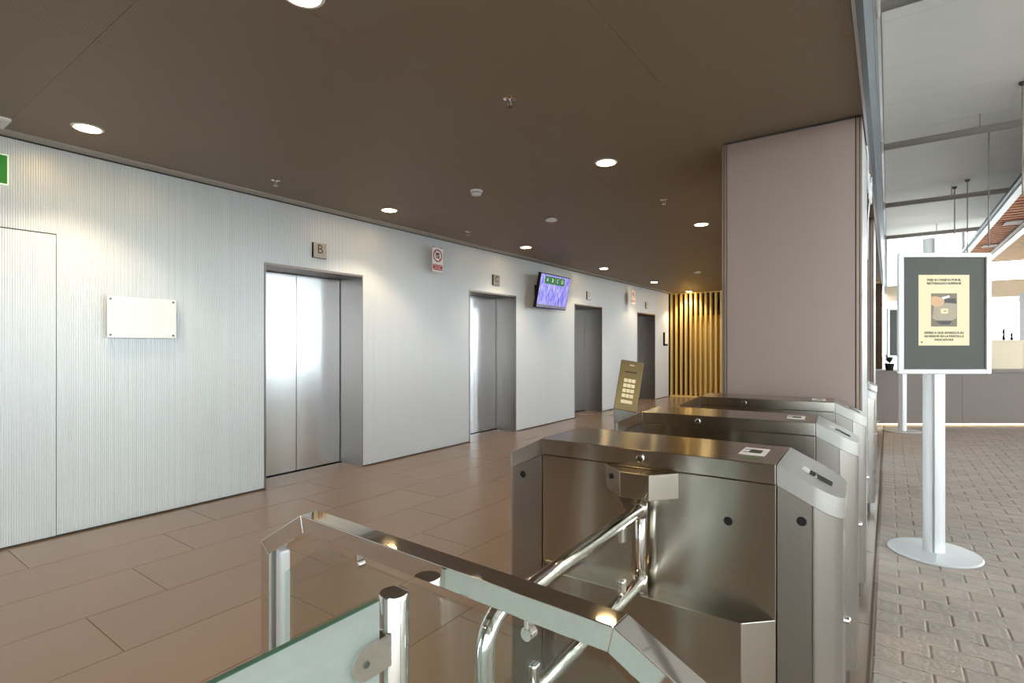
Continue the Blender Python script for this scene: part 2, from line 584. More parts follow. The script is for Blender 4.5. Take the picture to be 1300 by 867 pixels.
# ---- lifts
for i, (a, b) in enumerate(LIFTS):
    pos = ['nearest lift with stainless doors under the B sign', 'second lift with stainless doors under the C sign',
           'third lift with stainless doors past the wall screen', 'farthest lift beside the golden slat screen'][i]
    r = thing('door_%d' % (i + 2), pos, 'lift', (WX, (a + b) / 2, 0))
    r['kind'] = 'structure'
    hw = (b - a) / 2
    for s in (-1, 1):
        y0, y1 = (-hw + 0.02, -0.004) if s < 0 else (0.004, hw - 0.02)
        bx('door_panel', 'lift_steel', r, -0.405, -0.37, y0, y1, 0.012, DH - 0.02)
    for s in (-1, 1):
        y0, y1 = (-hw, -hw + 0.012) if s < 0 else (hw - 0.012, hw)
        bx('jamb', 'jamb_steel', r, -0.425, 0.006, y0, y1, 0.0, DH + 0.01)
    bx('header', 'jamb_steel', r, -0.425, 0.006, -hw + 0.012, hw - 0.012, DH - 0.012, DH + 0.01)
    bx('sill', 'lift_steel', r, -0.42, -0.33, -hw + 0.012, hw - 0.012, 0.0, 0.006)
    if i == 2:
        bx('call_plate', 'sign_steel', r, -0.37, -0.362, -hw + 0.06, -hw + 0.18, 1.5, 1.72)

# ---- lobby ceiling of perforated metal sheets, shadow gap and grey margin
ce = bx('ceiling', 'wall_core', None, WX - 0.4, EDGE - 0.012, YB, YE + 0.9, CZ + 0.012, CZ + 0.2)
tag(ce, 'dark brown perforated metal ceiling over the lobby', 'ceiling', kind='structure')
xs = [WX + 0.13, -3.81, -2.86, -1.91, -0.96, EDGE - 0.012]
yy = 0.83 - 1.9 * 4
while yy < YE:
    for a, b in zip(xs[:-1], xs[1:]):
        bx('ceiling_panel', 'ceiling_brown', ce, a + 0.0006, b - 0.0006, max(yy, YB) + 0.0006, min(yy + 1.9, YE + 0.6) - 0.0006, CZ, CZ + 0.012)
    yy += 1.9
tr = bx('trim_1', 'ceiling_grey', None, WX + 0.006, WX + 0.127, YB, YE, CZ - 0.006, CZ + 0.012)
tag(tr, 'grey metal margin where the brown ceiling meets the fluted wall', 'trim', kind='structure')
tr = bx('trim_2', 'white_metal', None, EDGE - 0.01, EDGE + 0.004, YB, AYE, CZ - 0.012, CZ + 0.03)
tag(tr, 'thin white edge along the brown ceiling', 'trim', kind='structure')
fs = bx('wall_fascia', 'fascia', None, EDGE + 0.005, EDGE + 0.03, YB, AYE, CZ - 0.03, AZ + 0.02)
tag(fs, 'grey metal fascia rising from the lobby ceiling edge', 'wall', kind='structure')
bm = bm_new(); box(bm, EDGE + 0.031, EDGE + 0.055, YB, AYE, AZ - 0.1, AZ - 0.04)
obj('edge_strip', bm, 'white_metal', fs)
bm = bm_new(); box(bm, EDGE + 0.031, EDGE + 0.036, YB, AYE, CZ + 0.7, CZ + 0.71)
obj('joint_strip', bm, 'pipe', fs)


# ---- pillars between lobby and atrium
def pillar(name, label, y0, y1, xl=-0.908, xr=-0.125):
    r = thing(name, label, 'pillar', ((xl + xr) / 2, y0, 0)); r['kind'] = 'structure'
    hx = (xr - xl) / 2; d = y1 - y0; top = CZ - 0.015
    bx('core', 'wall_core', r, -hx + 0.008, hx - 0.008, 0.008, d - 0.008, 0, CZ - 0.001)
    bx('front_sheet', 'pillar', r, -hx + 0.032, hx - 0.035, 0, 0.008, 0.02, top)
    bx('rear_sheet', 'pillar', r, -hx + 0.032, hx - 0.035, d - 0.008, d, 0.02, top)
    for s in (-1, 1):
        e = s * hx
        for a, b in ((0.0, 0.010), (0.014, 0.029)):
            x0_, x1_ = sorted((e - s * a, e - s * b))
            bx('corner_strip', 'pillar_trim', r, x0_, x1_, -0.004, 0.008, 0.02, top)
    bx('side_sheet', 'white_metal', r, hx - 0.008, hx, 0.01, d - 0.004, 0.02, top)
    bx('side_sheet', 'pillar', r, -hx, -hx + 0.008, 0.01, d - 0.004, 0.02, top)
    return r


pillar('wall_pillar', 'tall mauve grey metal clad pillar behind the turnstiles', 3.70, 4.55)
pillar('wall_pillar', 'far metal clad pillar seen as a sliver beyond the near one', 6.75, 7.6)

# ---- far end of the lobby: golden slats in front of a brown wall
we = bx('wall_end', 'brown_wall', None, WX - 0.0, EDGE, YE + 0.75, YE + 0.9, 0, CZ)
tag(we, 'dark brown end wall behind the golden slats', 'wall', kind='structure')
for a in (-4.25, -3.72, -2.4, -1.2):
    bx('door_leaf', 'gold_panel', we, a, a + 0.5, YE + 0.71, YE + 0.75, 0.01, 2.1)
bx('vent_grille', 'black', we, -3.6, -3.15, YE + 0.72, YE + 0.75, 2.25, 2.5)
sc = thing('slat_screen', 'screen of upright golden slats closing the far end of the lobby', 'screen', ((WX + EDGE) / 2, YE, 0))
hw = (EDGE - WX) / 2 - 0.03
bx('bottom_rail', 'gold_slat', sc, -hw, hw, 0.0, 0.1, 0.0, 0.035)
bx('top_rail', 'gold_slat', sc, -hw, hw, 0.0, 0.1, CZ - 0.03, CZ - 0.002)
bm = bm_new(); box(bm, -0.022, 0.022, 0.0, 0.1, 0.035, CZ - 0.03)
bmesh.ops.recalc_face_normals(bm, faces=bm.faces)
sm = bpy.data.meshes.new('slat'); bm.to_mesh(sm); bm.free(); sm.materials.append(M['gold_slat'])
x = -hw + 0.03
while x < hw - 0.02:
    o = link('slat', sm, None, sc); o.location = (x, 0, 0)
    x += 0.1225
# lobby end behind the camera gets an unseen solid wall, added further down

# ---- atrium ceiling: pale panels
ca = bx('ceiling_atrium', 'grey_plastic', None, EDGE + 0.03, AX, YB, AYE, AZ + 0.015, AZ + 0.2)
tag(ca, 'pale panelled ceiling high over the atrium', 'ceiling', kind='structure')
k = 0
yy = 5.59 - 0.965 * 9
while yy < AYE - 0.1:
    x = EDGE + 0.06 - (1.2 if k % 2 else 0.55)
    while x < AX:
        a, b = max(x, EDGE + 0.06), min(x + 2.4, AX)
        if b - a > 0.05 and yy > YB - 0.5:
            bx('ceiling_panel', 'atrium_ceiling', ca, a + 0.002, b - 0.002, max(yy, YB) + 0.002, min(yy + 0.965, AYE) - 0.002, AZ, AZ + 0.015)
        x += 2.4
    yy += 0.965; k += 1


# ---- glazing of the atrium (far end, right side, and the front behind the camera)
def glazing(name, label, p0, p1, zs, bay, top):
    L = math.hypot(p1[0] - p0[0], p1[1] - p0[1]); n = max(1, round(L / bay)); bw = L / n
    r = thing(name, label, 'window', (p0[0], p0[1], 0), math.atan2(p1[1] - p0[1], p1[0] - p0[0])); r['kind'] = 'structure'
    for i in range(n + 1):
        bx('mullion', 'white_metal', r, i * bw - 0.03, i * bw + 0.03, -0.05, 0.05, 0, top)
    for z in zs:
        for i in range(n):
            bx('transom', 'white_metal', r, i * bw + 0.03, (i + 1) * bw - 0.03, -0.04, 0.04, z - 0.03, z + 0.03)
    for za, zb in zip(zs[:-1], zs[1:]):
        for i in range(n):
            bx('pane', 'glass', r, i * bw + 0.03, (i + 1) * bw - 0.03, -0.004, 0.004, za + 0.03, zb - 0.03)
    return r


w1 = glazing('window_1', 'bright glazed end of the atrium behind the reception counter', (EDGE + 0.06, AYE), (AX, AYE), (0.05, 1.1, 2.36, AZ - 0.05), 1.55, AZ)
bx('header_beam', 'cream', w1, 0, AX + 0.05, -0.35, -0.08, 2.42, 2.8)
w2 = glazing('window_2', 'glazed side of the atrium to the right of the turnstiles', (AX, YB), (AX, AYE), (0.05, 2.4, AZ - 0.05), 2.4, AZ)
w3 = glazing('window_3', 'glazed entrance front behind the photographer', (EDGE + 0.06, YB), (AX, YB), (0.05, 2.4, AZ - 0.05), 2.3, AZ)
wr = bx('wall_rear_added', 'pillar', None, WX - 0.4, EDGE, YB - 0.15, YB, 0, CZ)  # unseen solid wall added to keep bright glazing out of the steel reflections
tag(wr, 'unseen mauve grey wall, added to dim the steel reflections, behind the photographer', 'wall', kind='structure')

# ================================================================== THINGS
# ---- recessed downlights
LAMP = None
LW = ['over the concealed door', 'above the wall between the door plaque and the B lift', 'above the wall past the C lift',
      'above the third lift', 'above the farthest lift', 'right against the golden slats']


def downlight(x, y, label, power=52):
    r = thing('downlight', label, 'ceiling light', (x, y, CZ), 0, 'recessed downlights of the lobby')
    bm = bm_new(); lathe(bm, [(0.062, 0.0), (0.062, -0.006), (0.078, -0.006), (0.082, -0.001), (0.082, 0.0)], seg=32)
    bm2 = bm_new()
    # ring as a lathe strip without the inner cap
    rings = []
    for rr, h in [(0.068, 0.001), (0.068, -0.005), (0.080, -0.005), (0.084, 0.0)]:
        rings.append([bm2.verts.new((rr * math.cos(2 * PI * k / 32), rr * math.sin(2 * PI * k / 32), h)) for k in range(32)])
    for i in range(3):
        for k in range(32):
            bm2.faces.new((rings[i][k], rings[i][(k + 1) % 32], rings[i + 1][(k + 1) % 32], rings[i + 1][k]))
    bm.free()
    obj('trim_ring', bm2, 'white', r)
    bm = bm_new(); lathe(bm, [(0.067, -0.001), (0.067, -0.003)], seg=32)
    obj('lens', bm, 'lens', r)
    L = bpy.data.lights.new('lamp', 'SPOT')
    L.energy = power; L.color = (1.0, 0.80, 0.54); L.spot_size = math.radians(112); L.spot_blend = 0.45
    L.shadow_soft_size = 0.06
    lo = bpy.data.objects.new('lamp', L); C.objects.link(lo); lo.parent = r
    lo.location = (0, 0, -0.012)
    return r


for i, y in enumerate((1.14, 3.58, 6.02, 8.46, 10.9, 13.3)):
    downlight(-4.06, y, ['downlight on the wall row over the concealed door', 'downlight on the wall row by the B lift',
                         'downlight on the wall row past the C lift', 'downlight on the wall row by the third lift',
                         'downlight on the wall row by the farthest lift', 'downlight just in front of the golden slats'][i], 52 if i < 5 else 110)
for i, y in enumerate((1.14, 3.58, 6.02, 8.46, 10.9)):
    downlight(-1.70 if i else -1.84, y if i else 1.188, ['downlight cut by the top edge of the photo', 'downlight in the middle of the ceiling left of the pillar',
                          'downlight beside the left edge of the pillar', 'fourth downlight of the turnstile row behind the pillar',
                          'fifth downlight of the turnstile row behind the pillar'][i])
downlight(-4.06, -1.3, 'downlight on the wall row behind the camera')
downlight(-1.70, -1.3, 'downlight of the turnstile row behind the camera')


# ---- sprinklers and detectors
def sprinkler(x, y, label):
    r = thing('sprinkler', label, 'sprinkler', (x, y, CZ), 0, 'ceiling sprinklers')
    bm = bm_new(); lathe(bm, [(0.034, 0), (0.034, -0.003), (0.018, -0.008), (0.012, -0.008)], seg=20); obj('rosette', bm, 'chrome', r)
    bm = bm_new(); lathe(bm, [(0.008, -0.008), (0.008, -0.03), (0.004, -0.034)], seg=10); obj('nozzle', bm, 'chrome', r)
    for s in (-1, 1):
        bm = bm_new(); tube(bm, [(s * 0.008, 0, -0.014), (s * 0.014, 0, -0.03), (s * 0.005, 0, -0.044)], 0.0022, 6); obj('yoke_arm', bm, 'chrome', r)
    bm = bm_new(); lathe(bm, [(0.017, -0.044), (0.017, -0.047)], seg=14); obj('deflector', bm, 'chrome', r)


sprinkler(-1.69, 2.346, 'chrome sprinkler head alone in the middle of the brown ceiling')
sprinkler(-4.08, 2.39, 'chrome sprinkler between the two leftmost downlights')
sprinkler(-1.69, 4.79, 'chrome sprinkler between two downlights left of the pillar')
sprinkler(-4.06, 4.79, 'chrome sprinkler by the wall above the prohibition sign')


def detector(x, y, label, dark=False):
    r = thing('smoke_detector', label, 'detector', (x, y, CZ), 0, 'round ceiling detectors')
    bm = bm_new(); lathe(bm, [(0.055, 0), (0.055, -0.012), (0.05, -0.014)], seg=28); obj('base', bm, 'white', r, smooth=True)
    if dark:
        bm = bm_new(); lathe(bm, [(0.038, -0.014), (0.038, -0.03)], seg=24); obj('sensor_grille', bm, 'grey_plastic', r, smooth=True)
        bm = bm_new(); lathe(bm, [(0.044, -0.03), (0.042, -0.038), (0.03, -0.042)], seg=24); obj('cover', bm, 'white', r, smooth=True)
    else:
        bm = bm_new(); lathe(bm, [(0.066, -0.014), (0.06, -0.022), (0.03, -0.027)], seg=28); obj('cover', bm, 'white', r, smooth=True)


detector(-2.93, 3.57, 'small smoke detector with dark slotted side on the ceiling', True)
detector(-2.93, 4.83, 'flat white detector disc on the ceiling before the lifts')
detector(-2.85, 9.83, 'far flat white detector disc near the pillar top')

r = thing('emergency_light', 'white ceiling plate with dark slot at the left edge', 'ceiling fitting', (-4.36, 0.73, CZ))
bx('plate', 'white', r, -0.1, 0.1, -0.1, 0.1, -0.018, 0, 0.003)
bx('slot', 'black', r, -0.03, 0.05, -0.06, 0.06, -0.021, -0.018)

# ---- green exit sign on the wall at the left edge
r = thing('exit_sign', 'green exit sign with white edge on the wall at the left edge', 'sign', (WX + 0.002, 0.684, 2.33))
bx('plate', 'white_lit', r, 0, 0.012, -0.2, 0.2, 0, 0.197)
bx('green_face', 'green', r, 0.012, 0.014, -0.192, 0.192, 0.008, 0.189)
bx('pictogram', 'white_print', r, 0.014, 0.015, -0.17, -0.1, 0.03, 0.165)
bm = bm_new(); prism(bm, [(-0.06, 0.08), (0.0, 0.08), (0.0, 0.05), (0.05, 0.098), (0.0, 0.146), (0.0, 0.116), (-0.06, 0.116)], 0, 0.014, 0.015)
obj('arrow', bm, 'white_print', r)

# ---- clear plaque on stand-offs
r = thing('wall_plaque', 'pale glossy acrylic plaque on stand-offs on the fluted wall', 'plaque', (WX, 1.62, 1.36))
mat('plaque', (0.84, 0.84, 0.80, 1), 0.08, var=0.02)
bx('plate', 'plaque', r, 0.05, 0.056, -0.225, 0.225, 0, 0.3)
for yy in (-0.205, 0.205):
    for zz in (0.02, 0.28):
        bm = bm_new(); lathe(bm, [(0.006, 0.0), (0.006, 0.05)], yy, zz, 12, 0); obj('standoff', bm, 'chrome', r)
        bm = bm_new(); lathe(bm, [(0.008, 0.056), (0.008, 0.060)], yy, zz, 12, 0); obj('screw_cap', bm, 'steel_dark', r)

# ---- lift letters
for i, ((a, b), L) in enumerate(zip(LIFTS, 'BCDE')):
    yc = [3.16, 6.06, 8.95, 11.9][i]
    r = thing('lift_sign', ['small metal letter plate reading B above the nearest lift', 'small metal letter plate reading C above the second lift',
                            'small pale letter plate above the third lift', 'small letter plate above the farthest lift'][i], 'sign', (WX, yc, 2.17), 0, 'lift letter plates')
    bx('block', 'sign_edge', r, 0, 0.022, -0.075, 0.075, 0, 0.15)
    bx('face', 'sign_steel' if i < 2 else 'white', r, 0.022, 0.026, -0.072, 0.075, 0.004, 0.15)
    text('letter', L, 0.125, 'text_dark' if i < 2 else 'grey_plastic', r, wall_mtx(0.0265, 0.0, 0.085))


# ---- prohibition signs hung off the wall
def ban_sign(y, label):
    r = thing('prohibition_sign', label, 'sign', (WX + 0.15, y, 2.2), 0, 'hanging prohibition signs')
    bx('board', 'white_print', r, 0.003, 0.006, -0.095, 0.095, 0, 0.29)
    bx('back', 'sign_back', r, 0, 0.003, -0.095, 0.095, 0, 0.29)
    bm = bm_new()
    n = 40; rings = []
    for rr in (0.062, 0.076):
        for xx in (0.006, 0.0075):
            rings.append([bm.verts.new((xx, rr * math.cos(2 * PI * k / n), 0.195 + rr * math.sin(2 * PI * k / n))) for k in range(n)])
    for a, b in ((0, 1), (1, 3), (3, 2), (2, 0)):
        for k in range(n):
            bm.faces.new((rings[a][k], rings[a][(k + 1) % n], rings[b][(k + 1) % n], rings[b][k]))
    obj('red_ring', bm, 'red', r)
    bx('lift_pictogram', 'text_dark', r, 0.006, 0.0068, -0.03, 0.03, 0.165, 0.23)
    for yy in (-0.012, 0.012):
        bx('pictogram_figure', 'white_print', r, 0.0068, 0.0072, yy - 0.006, yy + 0.006, 0.172, 0.21)
    bm = bm_new(); prism(bm, [(-0.05, 0.237), (-0.042, 0.245), (0.05, 0.153), (0.042, 0.145)], 0, 0.0072, 0.0078); obj('red_slash', bm, 'red', r)
    bx('red_panel', 'red', r, 0.006, 0.0072, -0.082, 0.082, 0.018, 0.088)
    text('wording', 'NO UTILIZAR\nEN CASO\nDE INCENDIO', 0.023, 'white_print', r, wall_mtx(0.0077, 0, 0.053), spacing=0.9)
    for yy in (-0.07, 0.07):
        bm = bm_new(); tube(bm, [(0.003, yy, 0.285), (0.003, yy, CZ - 2.2)], 0.0007, 6); obj('wire', bm, 'cable', r)
        bm = bm_new(); lathe(bm, [(0.008, 0.0), (0.008, 0.009)], yy, 0.295, 10, 0); obj('clip', bm, 'steel_dark', r)


ban_sign(4.70, 'red and white prohibition sign hanging between the B and C lifts')
ban_sign(10.75, 'far red and white prohibition sign hanging before the farthest lift')

# ---- information screen on a bracket
r = thing('wall_screen', 'flat screen with blue list and green header on the lift wall', 'screen', (WX, 7.22, 2.155))
tilt = Matrix.Translation((0.27, 0, 0)) @ Matrix.Rotation(math.radians(11), 4, 'Y')


def tb(name, m, x0, x1, y0, y1, z0, z1, bev=0.0):
    o = bx(name, m, r, x0, x1, y0, y1, z0, z1, bev)
    o.data.transform(tilt)
    return o


tb('housing', 'black', -0.03, 0.02, -0.46, 0.46, -0.27, 0.27, 0.004)
tb('rear_cover', 'sign_back', -0.05, -0.03, -0.40, 0.40, -0.22, 0.22)
tb('display', 'screen', 0.02, 0.022, -0.445, 0.445, -0.255, 0.255)
for k in range(4):
    tb('green_cell', 'green', 0.022, 0.0235, -0.32 + k * 0.15, -0.178 + k * 0.15, 0.115, 0.232)
    o = text('cell_letter', 'ABCD'[k], 0.085, 'white_lit', r, tilt @ wall_mtx(0.0242, -0.249 + k * 0.15, 0.174))
tb('lower_band', 'grey_plastic', 0.022, 0.0232, -0.44, 0.44, -0.25, -0.215)
bm = bm_new(); box(bm, 0.0, 0.02, -0.12, 0.12, -0.12, 0.12); obj('wall_plate', bm, 'black', r)
bm = bm_new(); box(bm, 0.02, 0.225, -0.03, 0.03, -0.03, 0.03); obj('bracket_arm', bm, 'black', r)

# ---- small wall panel near the slats
r = thing('wall_panel', 'small white panel with dark side and painted shadow below by the golden slats', 'control panel', (WX, 13.16, 1.3))
bx('box', 'black', r, 0, 0.04, -0.13, 0.1, 0, 0.34)  # black shows as the dark left side; the strip below paints in shadow
bx('white_face', 'white', r, 0.04, 0.046, -0.11, 0.1, 0.05, 0.34)


# ---- turnstiles
TO = -0.57
A_, B_, XL, XR, DP, TZ, CT = -0.345, 0.340, -0.475, 0.482, 0.28, 1.0, 0.05
SL = 0.5


def top_at(x, z=TZ):
    return z - SL * max(0, A_ - x, x - B_)


def turnstile(y, rz, label, wide, group='stainless turnstiles'):
    # pivot at the right-hand front corner of the middle section
    root = thing('turnstile', label, 'turnstile', (TO + B_, y, 0), rz, group)
    dx = -B_

    def sh(o):
        o.data.transform(Matrix.Translation((dx, 0, 0)))
        return o
    low = lambda x: top_at(x) - CT
    bm = bm_new(); box(bm, XL + 0.02, XR - 0.03, 0.015, DP - 0.015, 0, 0.07)
    sh(obj('plinth', bm, 'steel_dark', root))
    bm = bm_new(); box(bm, A_ + 0.001, B_ - 0.001, 0, DP, 0.07, TZ - CT - 0.002)
    sh(obj('body', bm, 'steel', root, 0.0015))
    # left end: flat end panel
    bm = bm_new()
    R = 0.02
    pts = [(A_ - 0.002, 0), (A_ - 0.002, DP)] + arc(XL + R, DP - R, R, 90, 180, 4) + arc(XL + R, R, R, 180, 270, 4)
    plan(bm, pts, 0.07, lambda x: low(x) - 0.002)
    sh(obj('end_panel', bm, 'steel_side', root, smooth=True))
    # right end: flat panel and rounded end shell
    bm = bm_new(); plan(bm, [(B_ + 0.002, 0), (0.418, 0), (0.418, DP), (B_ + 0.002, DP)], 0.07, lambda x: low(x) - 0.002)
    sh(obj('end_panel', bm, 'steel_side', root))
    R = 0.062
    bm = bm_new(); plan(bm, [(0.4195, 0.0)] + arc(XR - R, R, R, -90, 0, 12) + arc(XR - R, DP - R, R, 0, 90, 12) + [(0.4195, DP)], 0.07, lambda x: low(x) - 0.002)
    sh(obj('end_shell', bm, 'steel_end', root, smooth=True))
    # lids
    o_ = 0.003
    bm = bm_new(); box(bm, A_, B_ - 0.001, -o_, DP + o_, TZ - CT, TZ)
    lid = sh(obj('lid', bm, 'steel', root, 0.002))
    R = 0.02
    bm = bm_new(); plan(bm, [(A_, -o_), (A_, DP + o_)] + arc(XL - o_ + R, DP + o_ - R, R, 90, 180, 4) + arc(XL - o_ + R, R - o_, R, 180, 270, 4), low, top_at)
    sh(obj('end_lid', bm, 'steel', root, smooth=True))
    R = 0.065
    bm = bm_new(); plan(bm, [(B_ + 0.001, -o_)] + arc(XR + o_ - R, R - o_, R, -90, 0, 12) + arc(XR + o_ - R, DP + o_ - R, R, 0, 90, 12) + [(B_ + 0.001, DP + o_)], low, top_at)
    el = sh(obj('end_lid', bm, 'steel_lid', root, smooth=True))
    # card slot in the sloped lid
    sm_ = Matrix.Translation((0.415, 0.115, top_at(0.415) + 0.0006)) @ Matrix.Rotation(math.atan(SL), 4, 'Y')

    def slope(name, m, x0, x1, y0, y1, z0, z1):
        bm = bm_new(); box(bm, x0, x1, y0, y1, z0, z1); o = obj(name, bm, m, el); o.data.transform(sm_); return sh(o)
    slope('reader_window', 'black', -0.012, 0.045, -0.022, 0.022, -0.002, 0.0008)
    slope('reader_tab', 'sign_steel', -0.03, -0.012, -0.022, 0.022, -0.002, 0.002)
    slope('reader_bar', 'chrome', 0.002, 0.008, -0.022, 0.022, 0.0008, 0.0016)
    # sticker with card symbol, and green mark, on the lid
    st_ = bm_new(); box(st_, 0.232, 0.298, 0.095, 0.205, TZ, TZ + 0.0008); sk = sh(obj('sticker', st_, 'white_print', lid))
    bm = bm_new(); box(bm, 0.252, 0.284, 0.125, 0.175, TZ + 0.0008, TZ + 0.0013); sh(obj('card_symbol', bm, 'text_dark', lid))
    for k, rr in enumerate((0.008, 0.013)):
        for s in (-1, 1):
            bm = bm_new()
            p = [(0.245 + (0.004 + rr * 0.2) * 0, 0.15)]
            out = arc(0.2445, 0.15 + s * 0.012, rr, 90 * s - 55, 90 * s + 55, 8)
            inn = arc(0.2445, 0.15 + s * 0.012, rr - 0.0022, 90 * s + 55, 90 * s - 55, 8)
            prism(bm, out + inn, 2, TZ + 0.0008, TZ + 0.0013); sh(obj('wave_symbol', bm, 'text_dark', lid))
    bm = bm_new(); box(bm, 0.243, 0.289, 0.055, 0.066, TZ, TZ + 0.0008); sh(obj('green_mark', bm, 'sticker_green', lid))
    # lock on the lid front, sensor holes
    def disc(name, m, x, z, r_, t=0.002, par=root, ring=False):
        bm = bm_new(); lathe(bm, [(r_, 0.0), (r_, -o_ - t), (r_ * 0.85, -o_ - t - 0.001)], x, z, 18, 1); return sh(obj(name, bm, m, par))
    lx = (-0.014, -0.22, -0.04)[0] if wide else -0.10
    disc('lock', 'chrome', lx, 0.975, 0.011, 0.004, lid)
    disc('lock_keyway', 'black', lx, 0.975, 0.004, 0.0062, lid)
    for x, z in ((0.225, 0.837), (0.396, 0.868), (-0.42, 0.873)) if wide else ((0.225, 0.837), (-0.42, 0.873)):
        disc('sensor_eye', 'black', x, z, 0.0115, -0.0025)
    bm = bm_new(); lathe(bm, [(0.0095, XR - 0.001), (0.0095, XR + 0.010), (0.006, XR + 0.013)], 0.12, 0.60, 14, 0); sh(obj('end_lock', bm, 'chrome', root))
    # protruding motor housing under the lid
    bm = bm_new()
    hz = 0.0 if wide else -0.09
    hp = [(-0.123, 0.0), (-0.05, -0.07), (0.036, -0.07), (0.096, 0.0)]
    plan(bm, hp, 0.874 + hz, 0.946 + hz)
    hd = sh(obj('motor_housing', bm, 'steel', root, 0.002))
    bm = bm_new(); v = [bm.verts.new(p) for p in ((-0.123, 0, 0.874 + hz), (-0.05, -0.07, 0.874 + hz), (0.0, -0.05, 0.874 + hz), (-0.06, -0.001, 0.815 + hz))]
    for f in ((0, 1, 2), (0, 2, 3), (0, 3, 1), (1, 3, 2)):
        bm.faces.new([v[i] for i in f])
    sh(obj('housing_gusset', bm, 'steel_side', hd))
    bm = bm_new(); lathe(bm, [(0.0075, -0.004), (0.0075, 0.004)], 0, 0, 14, 1)
    o = obj('sensor_eye', bm, 'black', hd)
    o.data.transform(Matrix.Translation((-0.094, -0.0285, 0.918 + hz)) @ Matrix.Rotation(math.atan2(-0.07, 0.073), 4, 'Z')); sh(o)
    if wide:
        # foot housing
        bm = bm_new(); plan(bm, [(-0.34, 0.0), (-0.26, -0.065), (0.27, -0.065), (0.339, 0.0)], 0.0, 0.608)
        fh = sh(obj('foot_housing', bm, 'steel', root, 0.0015))
        # pivot shaft and U-shaped swing arm with its clear panel
        gx, gy = 0.0, -0.043
        bm = bm_new(); tube(bm, [(gx, gy, 0.608), (gx, gy, 0.876)], 0.014, 18); sh(obj('pivot_shaft', bm, 'chrome', root))
        zt, zl, ye, rb = 0.842, 0.636, -0.77, 0.06
        P = [(gx, gy, zt), (gx, ye + rb, zt)]
        P += [(gx, ye + rb + rb * math.cos(math.radians(a)), zt - rb + rb * math.sin(math.radians(a))) for a in range(100, 181, 10)]
        P += [(gx, ye + rb + rb * math.cos(math.radians(a)), zl + rb + rb * math.sin(math.radians(a))) for a in range(180, 271, 10)]
        P += [(gx, gy, zl)]
        bm = bm_new(); tube(bm, P, 0.0165, 18); arm = sh(obj('swing_arm', bm, 'chrome', root))
        bm = bm_new(); box(bm, gx - 0.003, gx + 0.003, ye + 0.09, gy - 0.07, zl + 0.028, zt - 0.028); sh(obj('clear_panel', bm, 'glass', arm))
        for yy in (gy - 0.13, ye + 0.16):
            for z0_, z1_ in ((zt - 0.055, zt - 0.012), (zl + 0.012, zl + 0.055)):
                bm = bm_new(); box(bm, gx - 0.008, gx + 0.008, yy - 0.012, yy + 0.012, z0_, z1_); sh(obj('panel_clip', bm, 'chrome', arm, 0.005))
        for z in (zt, zl):
            bm = bm_new(); tube(bm, [(gx, gy, z - 0.022), (gx, gy, z + 0.022)], 0.02, 18); sh(obj('pivot_collar', bm, 'chrome', root))
    else:
        hub = bm_new(); lathe(hub, [(0.045, -0.07), (0.045, -0.10), (0.03, -0.115)], -0.005, 0.80, 24, 1)
        hb = sh(obj('tripod_hub', hub, 'chrome', root, smooth=True))
        for e in ((-0.005, -0.50, 0.80), (-0.14, -0.12, 0.52), (0.13, -0.12, 0.52)):
            bm = bm_new(); tube(bm, [(-0.005, -0.095, 0.80), e], 0.016, 14); sh(obj('tripod_arm', bm, 'chrome', root))
    return root


turnstile(1.47, math.radians(1.5), 'nearest wide stainless turnstile with the chrome swing gate', True)
turnstile(2.35, math.radians(4), 'second stainless turnstile just behind the nearest one', False)
turnstile(3.255, math.radians(4.5), 'third stainless turnstile standing against the mauve pillar', False)
turnstile(4.97, 0, 'fourth turnstile, a sliver just beyond the mauve pillar', False)
turnstile(5.82, 0, 'fifth and farthest turnstile, a thin sliver beyond the pillar', False)

# ---- chrome guard rail nearest the camera
r = thing('guard_rail', 'mirror chrome guard rail with sloped corners in the foreground', 'railing', (-0.625, 0.624, 0), math.radians(-2))
RY0, RY1, RT = 0.0, 0.042, 0.036
path = [(-0.533, 0.0), (-0.533, 0.858), (-0.37, 0.948), (0.345, 0.948), (0.525, 0.858), (0.525, 0.0)]


def offset(path, d):
    out = []
    for i, p in enumerate(path):
        p = Vector(p)
        n = []
        for a, b in ((i - 1, i), (i, i + 1)):
            if a >= 0 and b < len(path):
                t = (Vector(path[b]) - Vector(path[a])).normalized()
                n.append(Vector((t.y, -t.x)))
        m = n[0] if len(n) == 1 else (n[0] + n[1]).normalized()
        out.append(p + m * (d / (m.dot(n[0]))))
    return out


inn = offset(path, RT)
for nm, i0, i1 in (('end_post', 0, 1), ('sloped_rail', 1, 2), ('top_rail', 2, 3), ('sloped_rail', 3, 4), ('end_post', 4, 5)):
    bm = bm_new()
    prism(bm, [tuple(path[i0]), tuple(path[i1]), tuple(inn[i1]), tuple(inn[i0])], 1, RY0, RY1)
    obj(nm, bm, 'chrome', r, 0.0015)
bm = bm_new(); prism(bm, [(-0.46, 0.12), (-0.46, 0.80), (-0.33, 0.885), (0.33, 0.885), (0.46, 0.80), (0.46, 0.12)], 1, 0.017, 0.025)
obj('clear_panel', bm, 'glass', r)
for x in (-0.2, 0.2):
    bm = bm_new(); box(bm, x - 0.005, x + 0.005, 0.012, 0.030, 0.888, 0.916); obj('panel_clip', bm, 'chrome', r, 0.003)
    bm = bm_new(); lathe(bm, [(0.009, 0.012), (0.010, 0.014), (0.010, 0.028), (0.009, 0.03)], x, 0.884, 18, 1); obj('clip_disc', bm, 'chrome', r)
for s in (-1, 1):
    x0_, x1_ = sorted((s * 0.466, s * 0.488))
    bm = bm_new(); box(bm, x0_, x1_, 0.010, 0.034, 0.1, 0.845); obj('edge_channel', bm, 'white_metal', r, 0.004)

